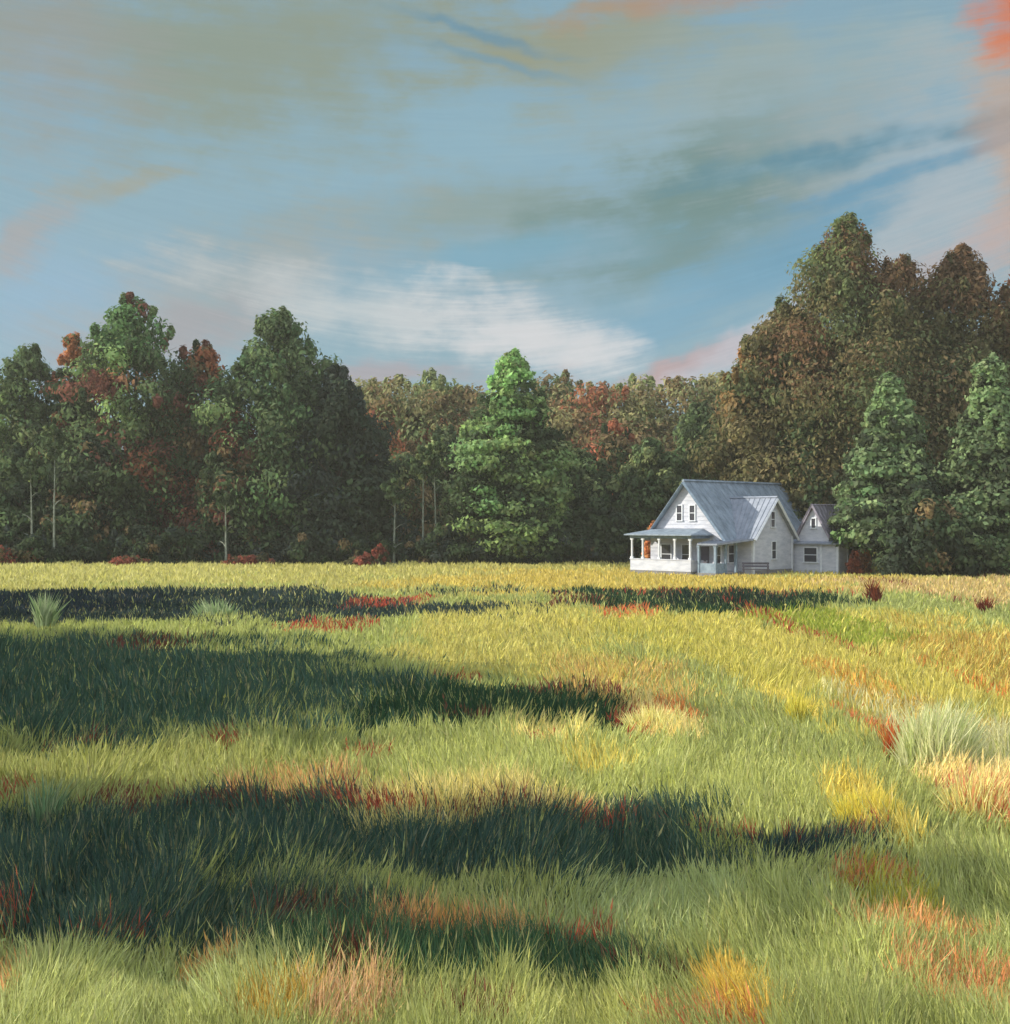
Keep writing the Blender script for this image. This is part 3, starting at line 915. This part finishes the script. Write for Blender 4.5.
t_(-45, 132, 350, 150, 'ground', [(DK, 2), (FOR, 2), (BRN, 1)], 'dark green tree cut by the left edge of the view', group=GL, seed=11, clumps=170, per=55)
t_(28, 128, 348, 112, 'ground', [(FOR, 3), (DK, 3), (MID, 1), (OLG, 1)], 'rounded mid-green tree, first full crown from the left edge', group=GL, seed=12, clumps=200, per=60)
t_(72, 127, 336, 74, 'ground', [(RUST, 1), (DK, 4), (FOR, 2)], 'narrow dark tree with a burnt orange tip left of the tallest wood tree', group=GL, seed=13, clumps=150, per=60,
   accents=[(0, .95, .55, ORG), (.3, .78, .4, MAROON)])
t_(133, 124, 300, 128, 'broad', [(DK, 4), (FOR, 3), (MAROON, 1.3), (MID, 1.2)], 'tallest tree of the left wood, maroon tip over green and red foliage', group=GL, seed=14, clumps=330, per=62,
   accents=[(0, .97, .30, MAROON), (0, .86, .42, (70, 104, 62)), (-.15, .74, .16, BRI), (-.2, .60, .13, BRI), (-.05, .52, .15, BRI), (-.3, .66, .2, MAROON), (-.4, .44, .12, BRI), (.1, .44, .14, BRI),
            (-.25, .28, .14, BRI), (0, .19, .2, (92, 130, 76)), (.1, .7, .14, (150, 110, 70)), (.3, .33, .16, RUST), (-.6, .3, .3, BRN), (-.1, .38, .14, MAROON)])
t_(202, 126, 346, 96, 'ground', [(BRN, 3), (DK, 3), (RUST, 1), (MAROON, 1)], 'rusty brown tree between the two tallest crowns of the left wood', group=GL, seed=15, clumps=230, per=60,
   accents=[(.2, .92, .35, (140, 84, 46)), (-.1, .78, .35, (96, 58, 44)), (.2, .5, .25, BRN)])
t_(278, 122, 316, 150, 'ground', [(FOR, 4), ((58, 84, 54), 3), (DK, 3), (MID, .5)], 'broad dark green tree with ragged tip at the right of the left wood', group=GL, seed=16, clumps=380, per=62,
   accents=[(-.3, .5, .3, (94, 56, 44)), (-.1, .38, .12, MAROON), (.1, .2, .3, (66, 96, 58)), (-.25, .3, .18, BRN)])
t_(338, 119, 372, 112, 'ground', [(DK2, 6), (SLATE, 3), (DK, 1)], 'near-black rounded tree at the right end of the left wood', group=GL, seed=17, clumps=330, per=60)
t_(372, 116, 470, 56, 'ground', [(DK2, 4), (DK, 3)], 'low dark bushy tree under the near-black tree', group=GL, seed=18, clumps=110, per=55)
t_(160, 134, 395, 110, 'ground', [(DK, 4), (BRN, 2), (FOR, 2)], 'shaded tree filling the middle of the left wood', group=GL, seed=19, clumps=160, per=55)
t_(235, 118, 430, 80, 'ground', [(DK, 4), (BRN, 1.5), (MAROON, 1)], 'dark low tree with dull red leaves before the broad green tree', group=GL, seed=20, clumps=140, per=55)
t_(95, 119, 440, 90, 'ground', [(DK, 4), (DK2, 2), (BRN, 1), (FOR, 1)], 'dark low tree at the foot of the tallest left tree', group=GL, seed=21, clumps=140, per=55)
t_(20, 120, 450, 80, 'ground', [(DK, 4), (DK2, 2), (FOR, 2)], 'dark low tree at the foot of the first rounded tree', group=GL, seed=22, clumps=140, per=55)

# ------------------------------------------------------------------ middle distance row
GM = 'hazy olive trees behind the field'
mids = [(362, 152, 376, 76, [(OLG, 3), (OLV, 2)], 'pale olive tree peeping over the near-black tree'),
        (402, 150, 372, 70, [(OLG, 2), (BRN, 2), (OLV, 2)], 'olive tree with twin tips beside the near-black tree'),
        (432, 156, 370, 64, [(OLG, 3), (BRN, 1)], 'olive green round-topped tree left of the bright pine'),
        (468, 154, 386, 70, [(OLV, 2), (BRN, 2), (OLG, 1)], 'brown olive tree just behind the bright pine'),
        (560, 158, 372, 76, [(OLV, 2), (BRN, 2), (FOR, 1)], 'brown tree just right of the bright pine'),
        (602, 152, 382, 80, [(BRN, 3), (OLV, 2), (RUST, 1)], 'russet brown tree with rosy patches behind the field'),
        (640, 156, 374, 70, [(OLG, 2), (OLV, 2), (BRN, 1)], 'olive tree standing above the rosy foliage'),
        (682, 150, 376, 78, [(OLV, 2), (OLG, 1), (BRN, 2)], 'olive brown tree straight behind the farmhouse porch'),
        (722, 154, 370, 74, [(OLV, 3), (BRN, 1)], 'olive tree whose top clears the farmhouse ridge'),
        (760, 150, 372, 90, [(OLV, 3), (BRN, 2)], 'olive tree next to the tall pines behind the house')]
for i, (px, D, top, w, pal, lab) in enumerate(mids):
    t_(px, D, top + 6, w * 2.1, 'broad' if i % 2 else 'ground', pal, lab, group=GM, seed=40 + i, clumps=190, per=52, size=.6,
       accents=[(.0, .55, .3, (150, 92, 70))] if 'rosy patches' in lab else ([(-.3, .6, .35, (130, 84, 54))] if i in (1, 3, 6) else ()))

GF = 'shorter trees along the back of the field'
fronts = [(405, 132, 455, 70, [(BRN, 2), (DK, 2), (OLG, 1)], 'brown leafy tree beside the pale stems'),
          (445, 136, 430, 66, [(DK, 3), (OLG, 2)], 'dark tree left of the bright pine foot'),
          (575, 124, 448, 80, [(DK, 3), (OLG, 1), (FOR, 1)], 'dark green tree right of the bright pine foot'),
          (615, 130, 425, 74, [(BRN, 2), (DK, 2), ((140, 82, 58), 1)], 'ruddy leafy tree between pine and farmhouse'),
          (650, 122, 440, 70, [(FOR, 2), (DK, 2), (OLG, 1)], 'mid-green tree just left of the farmhouse gable'),
          (700, 124, 408, 90, [(FOR, 3), (DK, 2), (SLATE, 1)], 'dark blue-green tree rising over the farmhouse gable'),
          (600, 116, 500, 60, [(DK, 3), (DK2, 1)], 'low dark thicket tree left of the porch'),
          (750, 120, 400, 84, [(DK, 3), (BRN, 1.5), (MAROON, .6), (FOR, 1)], 'dark ruddy tree over the farmhouse ridge'),
          (545, 118, 490, 60, [(DK, 3), (FOR, 1)], 'low dark tree near the right foot of the bright pine')]
for i, (px, D, top, w, pal, lab) in enumerate(fronts):
    t_(px, D, top, w * 1.15, 'ground', pal, lab, group=GF, seed=60 + i, clumps=150, per=52, size=.5)

# bright pine
BG = (106, 134, 74); PG = (82, 106, 62)
t_(512, 114, 356, 112, 'spire', [(DK, 3), (PG, 4), (BG, 2), (OLG, 1)], 'bright green pine with layered boughs in the middle of the treeline', name='pine_tree', seed=80, clumps=420, per=60, layered=True, size=.48,
   accents=[(-.05, .93, .35, (112, 160, 84)), (.35, .86, .25, (58, 78, 50)), (-.6, .5, .28, (98, 132, 80)), (.45, .46, .22, (90, 122, 74)), (.45, .62, .3, DK), (-.4, .28, .25, (88, 128, 74)), (.0, .7, .3, (92, 132, 74))], cat='pine tree')

# ------------------------------------------------------------------ the tall trees at the right
GR_ = 'tall russet-olive trees at the right'
RO = (82, 78, 50); RO2 = (72, 72, 46); RG = (68, 80, 50)
t_(847, 108, 224, 196, 'peaked', [(RO, 3), (RO2, 3), (RG, 3), (BRN, 1)], 'tallest tree of all, olive and russet with a green tip behind the house', name='pine_tree', group=GR_, seed=90, clumps=480, per=84, clear=.12, size=.40,
   accents=[(0, .95, .4, (86, 100, 58)), (.25, .88, .35, (92, 72, 50)), (-.55, .6, .3, (92, 72, 50))], cat='pine tree')
t_(902, 112, 264, 140, 'crowned', [(RO, 3), (BRN, 1), (RO2, 2)], 'russet-topped tree close against the right side of the tallest tree', name='pine_tree', group=GR_, seed=91, clumps=360, per=84, clear=.12, size=.40, accents=[(0, .95, .4, (92, 72, 50))], cat='pine tree')
t_(962, 108, 253, 170, 'peaked', [(RO, 3), (RO2, 3), (BRN, 1), (RG, 2)], 'second tall russet pine with a reddish brown crown near the right edge', name='pine_tree', group=GR_, seed=92, clumps=440, per=84, clear=.12, size=.40,
   accents=[(0, .94, .45, (92, 72, 50)), (.4, .8, .3, (92, 72, 50))], cat='pine tree')
t_(788, 110, 312, 150, 'crowned', [(RO, 3), (RO2, 3), (RG, 2)], 'shoulder tree with golden leaf tips left of the tallest tree', group=GR_, seed=93, clumps=330, per=84,
   accents=[(-.6, .8, .2, (128, 98, 52)), (-.75, .68, .22, (110, 92, 52))])
t_(1030, 108, 272, 130, 'crowned', [(BRN, 3), (RO, 2), (RUST, 1)], 'rust brown tree cut by the right edge of the view', name='pine_tree', group=GR_, seed=94, clumps=300, per=58, cat='pine tree')
t_(930, 106, 330, 130, 'ground', [(RO2, 3), (RG, 2), (DK, 2), (BRN, 1)], 'olive tree filling the gap under the two tall pines', group=GR_, seed=95, clumps=300, per=56)
t_(820, 106, 400, 110, 'ground', [(DK, 3), (RO2, 2), (RG, 1)], 'dark olive tree right behind the farmhouse dormer', group=GR_, seed=96, clumps=240, per=56)
t_(1060, 104, 330, 120, 'ground', [(BRN, 2), (DK, 2), (RO, 2)], 'brown tree just beyond the right edge of the view', group=GR_, seed=97, clumps=200, per=50)
CG = (84, 106, 70); CD = (48, 60, 44); CM = (64, 82, 56)
t_(890, 93.5, 378, 106, 'cone', [(CD, 3), (CM, 3), (CG, 3)], 'pale blue-green spruce beside the right end of the farmhouse', name='spruce_tree', seed=100, clumps=430, per=60, layered=True, size=.46, clear=.19,
   accents=[(-.05, .88, .4, (94, 122, 78)), (-.5, .4, .22, (86, 118, 76)), (.5, .6, .2, CG), (-.35, .55, .2, (82, 110, 72)), (.3, .3, .2, CG), (-.1, .42, .14, CD), (-.75, .16, .2, (90, 126, 72)), (-.2, .15, .25, (78, 116, 68))],
   cat='spruce tree', group='spruces before the tall trees')
t_(990, 90, 362, 120, 'cone', [(CD, 3), (CM, 3), (CG, 2.5)], 'blue-green spruce at the right edge of the view', name='spruce_tree', seed=101, clumps=360, per=58, layered=True, size=.42,
   accents=[(-.1, .85, .35, (94, 122, 78)), (-.5, .5, .25, CG)], cat='spruce tree', group='spruces before the tall trees')
t_(925, 88, 490, 84, 'ground', [(DK2, 3), (DK, 3), (BRN, 1)], 'low dark bush filling the ground between the two spruces', name='bush', seed=102, clumps=170, per=55, cat='bush', size=.4)
t_(812, 103, 470, 70, 'ground', [(DK, 3), (RO2, 2)], 'low dark tree straight behind the farmhouse low wing', seed=103, clumps=120, per=50)

# pale stems that catch the light in front of the wood
GB = 'slender pale-barked trees in front of the wood'
stems = [(32, 113, 452, 'pale stem lowest at the far left'), (54, 113, 420, 'taller pale stem second from the left edge'), (226, 113, 480, 'short pale stem before the left wood'),
         (394, 113, 478, 'pale stem right of the near-black tree'), (423, 113, 448, 'left one of the pair of tall pale stems'), (436, 113, 440, 'right one of the pair of tall pale stems')]
for i, (px, D, top, lab) in enumerate(stems):
    t_(px, D, top, 26, 'column', [(DK, 3), (FOR, 1), (OLG, 1)], 'slender ' + lab, name='birch_tree', cat='birch tree', group=GB, seed=120 + i, clumps=26, per=30, clear=.74, size=.36, bark='pale_bark', trunk_r=.12, limbs=4)

# ------------------------------------------------------------------ undergrowth along the wood's foot
GU = 'undergrowth bushes along the foot of the wood'
us = np.random.default_rng(5)
PLACES = ['at the left edge', 'second from the left edge', 'under the first rounded tree', 'under the burnt orange tip', 'under the tallest left tree', 'right of the tallest left tree', 'under the rusty brown tree',
          'before the short pale stem', 'under the broad green tree', 'right part under the broad green tree', 'under the near-black tree', 'right of the near-black tree', 'left of the paired pale stems', 'right of the paired pale stems',
          'under the left boughs of the bright pine', 'under the trunk of the bright pine', 'under the right boughs of the bright pine', 'half way from pine to farmhouse', 'near the farmhouse on its left', 'touching the left porch corner']
for i, pl in enumerate(PLACES):
    px = -30 + i * 34.5
    t_(px + us.normal(0, 4), 113 + us.random() * 3 - (i > 13) * 2, 532 + us.normal(0, 5), 52, 'ball', [(DK2, 3), (DK, 3), (SLATE, 1.2), (BRN, .4)], 'dark low bush ' + pl, name='bush', cat='bush', group=GU,
       seed=150 + i, clumps=46, per=46, size=.36, clear=.0, limbs=3)
# red-leaved shrubs
GRD = 'small red-leaved shrubs at the edge of the wood'
for i, (px, top, w, lab, D) in enumerate([(6, 550, 60, 'crimson shrub at the left edge below the wood', 111), (380, 544, 18, 'orange-red shrub under the near-black tree', 108), (360, 557, 34, 'lower orange shrub beside the orange-red one', 107),
                                          (246, 556, 46, 'red shrub low under the broad green tree', 110), (128, 558, 40, 'dull red shrub under the tallest left tree', 110)]):
    t_(px, D, top, w, 'ball', [((112, 54, 42), 3), ((88, 46, 38), 2), ((60, 62, 42), 3)], lab, name='shrub', cat='shrub', group=GRD, seed=180 + i, clumps=60, per=24, size=.3, clear=0, limbs=3)
# orange shrubs round the house
GO_ = 'orange-leaved shrubs around the farmhouse'
def hshrub(p, t, h, w, lab, seed, c=((160, 100, 50), (124, 84, 44))):
    x, y = hp(p, t)
    return tree('shrub', (x, y), h, w, 'ball', [(c[0], 3), (c[1], 2)], lab, cat='shrub', group=GO_, seed=seed, clumps=110, per=16, size=.3, clear=0, limbs=3, trunk_r=.05)
hshrub(-4.6, 1.6, 3.9, 1.7, 'tall orange shrub behind the left corner of the front porch', 190)
hshrub(10.0, 9.4, 1.7, 1.3, 'orange shrub by the right end of the low wing', 192)
hshrub(7.6, 13.2, 4.3, 1.8, 'orange shrub behind the small shingled gable', 193)
hshrub(10.4, 7.4, 1.5, 1.1, 'brown-red twiggy shrub right of the farmhouse', 194, ((128, 62, 40), (96, 50, 40)))

# backing wood far behind
GK = 'far backing trees'
protos = []
for i in range(3):
    protos.append(tree('broadleaf_tree', (-150 + i * 16, 182), 22 + i * 1.5, 17, 'ground', [(DK, 3), (OLG, 2), (BRN, 2)], 'far olive tree beyond the wood, number to be set', group=GK, seed=210 + i, clumps=170, per=44, size=.8))
WHERE = 'seen only through gaps between nearer trees of the wood'
for i, p_ in enumerate(protos): p_['label'] = 'distant dark olive tree ' + WHERE
for i in range(22):
    x = -104 + i * 10.3
    copy_thing(protos[i % 3], (x, 178 + (i * 7 % 13), 0), i * 1.9, (1, 1, .94 + .1 * ((i * 5) % 4) / 4), 'distant dark olive tree ' + WHERE, GK)

# ------------------------------------------------------------------ trees left of the view whose shadows stripe the meadow
GS = 'meadow trees left of the view that shade the grass'
def shade(x, y, h, w, prof, lab, clear=.03, seed=0, clumps=150, per=52, size=.32):
    tree('broadleaf_tree', (x, y), h, w, prof, [(FOR, 3), (DK, 3), (MID, 1)], lab, group=GS, seed=seed, clumps=clumps, per=per, clear=clear, size=size)
shade(-13, 15.0, 7.9, 6.0, 'blunt', 'dense green tree nearest the viewer, left of the view', seed=300, clumps=230)
shade(-15.5, 16.8, 7.6, 4.6, 'ground', 'smaller green tree behind the nearest one, left of the view', seed=301)
shade(-11.5, 11.9, 6.0, 2.1, 'ball', 'small tree with a high crown on a bare stem, left of the view', clear=.56, seed=302, clumps=60)
shade(-26, 28.4, 12.9, 6.8, 'blunt', 'tall green tree in the second clump, left of the view', seed=303, clumps=220, size=.4)
shade(-27, 34.6, 11.6, 8.0, 'blunt', 'wide green tree in the second clump, left of the view', seed=304, clumps=220, size=.4)
shade(-27, 41.0, 9.4, 6.5, 'ground', 'rounded green tree ending the second clump, left of the view', seed=305, clumps=180, size=.4)
shade(-24, 23.8, 9.6, 4.6, 'ground', 'slim green tree starting the second clump, left of the view', seed=306, clumps=170, size=.4)
shade(-42, 60.0, 15.8, 9.0, 'ground', 'tall dark tree of the third clump, left of the view', seed=307, clumps=240, size=.5)
shade(-42, 52.5, 12.6, 8.0, 'ground', 'lower dark tree of the third clump, left of the view', seed=308, clumps=200, size=.5)
shade(-44, 68.0, 13.5, 8.0, 'ground', 'dark tree ending the third clump, left of the view', seed=309, clumps=200, size=.5)

# ------------------------------------------------------------------ clumps of tall pale grass standing out of the meadow
GT = 'pale grass clumps in the meadow'
def clump(px, py, wpx, hpx, cols, lab, n=420, lean=0.0, seed=0):
    rnd = np.random.default_rng(seed)
    d = FOC * CAMH / (py - HORIZ); x0 = (px - PXC) / FOC * d
    w = wpx / FOC * d / 2; h = hpx / FOC * d
    z0 = float(hill([x0], [d])[0])
    root = bpy.data.objects.new('grass_clump', None)
    r = np.sqrt(rnd.random(n)); a = rnd.random(n) * 6.28
    x = r * np.cos(a) * w; y = r * np.sin(a) * w * .7
    hh = h * (.35 + .75 * rnd.random(n)) * (1 - .3 * r ** 2)
    ci = rnd.integers(0, len(cols), n)
    c = np.array([lin(k) for k in cols])[ci] * (1 + rnd.normal(0, .12, n))[:, None] * ALB
    lx = x * .35 + lean * hh + rnd.normal(0, .2, n) * hh
    v, q, t2, cc = blades(x, y, hh, np.maximum(.012, d * .0011) * (.6 + rnd.random(n)), c.clip(0, .95), lx, y * .3, rnd, zb=np.zeros(n))
    me = np_mesh('grass_clump', v, q, t2, cc)
    o = link_mesh('grass_clump', me, M['blade'])
    o.location = (x0, d, z0)
    tag(o, label=lab, cat='grass clump', group=GT)
CR = [(228, 216, 150), (214, 200, 120), (196, 190, 120)]
PG_ = [(146, 162, 118), (124, 144, 98), (160, 170, 132)]
clump(45, 634, 16, 42, PG_, 'narrow pale plume of grass on the first dark strip near the left edge', 260, .05, 1)
clump(215, 622, 36, 26, PG_, 'wide pale tuft crossing the first dark strip', 240, -.1, 2)
clump(45, 842, 24, 70, [(120, 140, 100), (100, 128, 90), (140, 150, 112)], 'tall pale green plume at the left end of the large dark strip', 260, .1, 3)
clump(300, 968, 10, 50, PG_, 'thin pale wisps leaning right by the lowest dark strip', 46, .4, 4)
clump(376, 960, 10, 44, PG_, 'second thin leaning wisps right of the first by the lowest strip', 36, .45, 5)
clump(656, 738, 54, 36, CR, 'cream yellow clump at the right end of the second dark strip', 700, 0, 6)
clump(936, 782, 66, 84, [(196, 196, 146), (176, 184, 124), (206, 204, 160)], 'large rounded straw-green clump near the right edge', 1500, .12, 7)
clump(868, 846, 54, 58, [(216, 198, 86), (200, 184, 80), (184, 176, 80)], 'golden yellow clump above the right end of the large dark strip', 900, 0, 8)
clump(980, 834, 62, 62, CR + [(190, 130, 90)], 'ragged cream clump with russet stems at the right edge', 900, .1, 9)
clump(742, 1030, 62, 62, [(206, 178, 74), (190, 168, 70)], 'ochre yellow clump at the bottom of the view', 900, 0, 10)
clump(798, 726, 20, 42, [(212, 198, 92), (190, 184, 86)], 'small yellow tuft alone in the green right of the middle', 240, 0, 11)
clump(893, 768, 14, 56, [(196, 120, 64), (176, 92, 56)], 'thin orange-brown tuft against the straw-green clump', 160, .05, 12)
clump(874, 604, 12, 30, [(120, 64, 44), (96, 52, 40)], 'dark red-brown twiggy tuft right of the farmhouse', 110, -.1, 13)
clump(985, 614, 12, 22, [(130, 66, 44), (104, 56, 44)], 'small maroon tuft in straw grass near the right edge', 90, 0, 14)

# ------------------------------------------------------------------ faint evening haze over the whole place
hz = MB().box(-4700, 4700, -80, 5100, -2.0, 46.0)
hm, hn, hl = new_mat('haze')
pv = hn.new('ShaderNodeVolumePrincipled')
pv.inputs['Color'].default_value = (.86, .84, .72, 1)
pv.inputs['Density'].default_value = .00036
ho = hn.new('ShaderNodeOutputMaterial')
hl.new(pv.outputs[0], ho.inputs['Volume'])
M['haze'] = hm
tag(hz.build('haze', 'haze'), label='thin pale haze over the field and woods', cat='haze', kind='stuff')
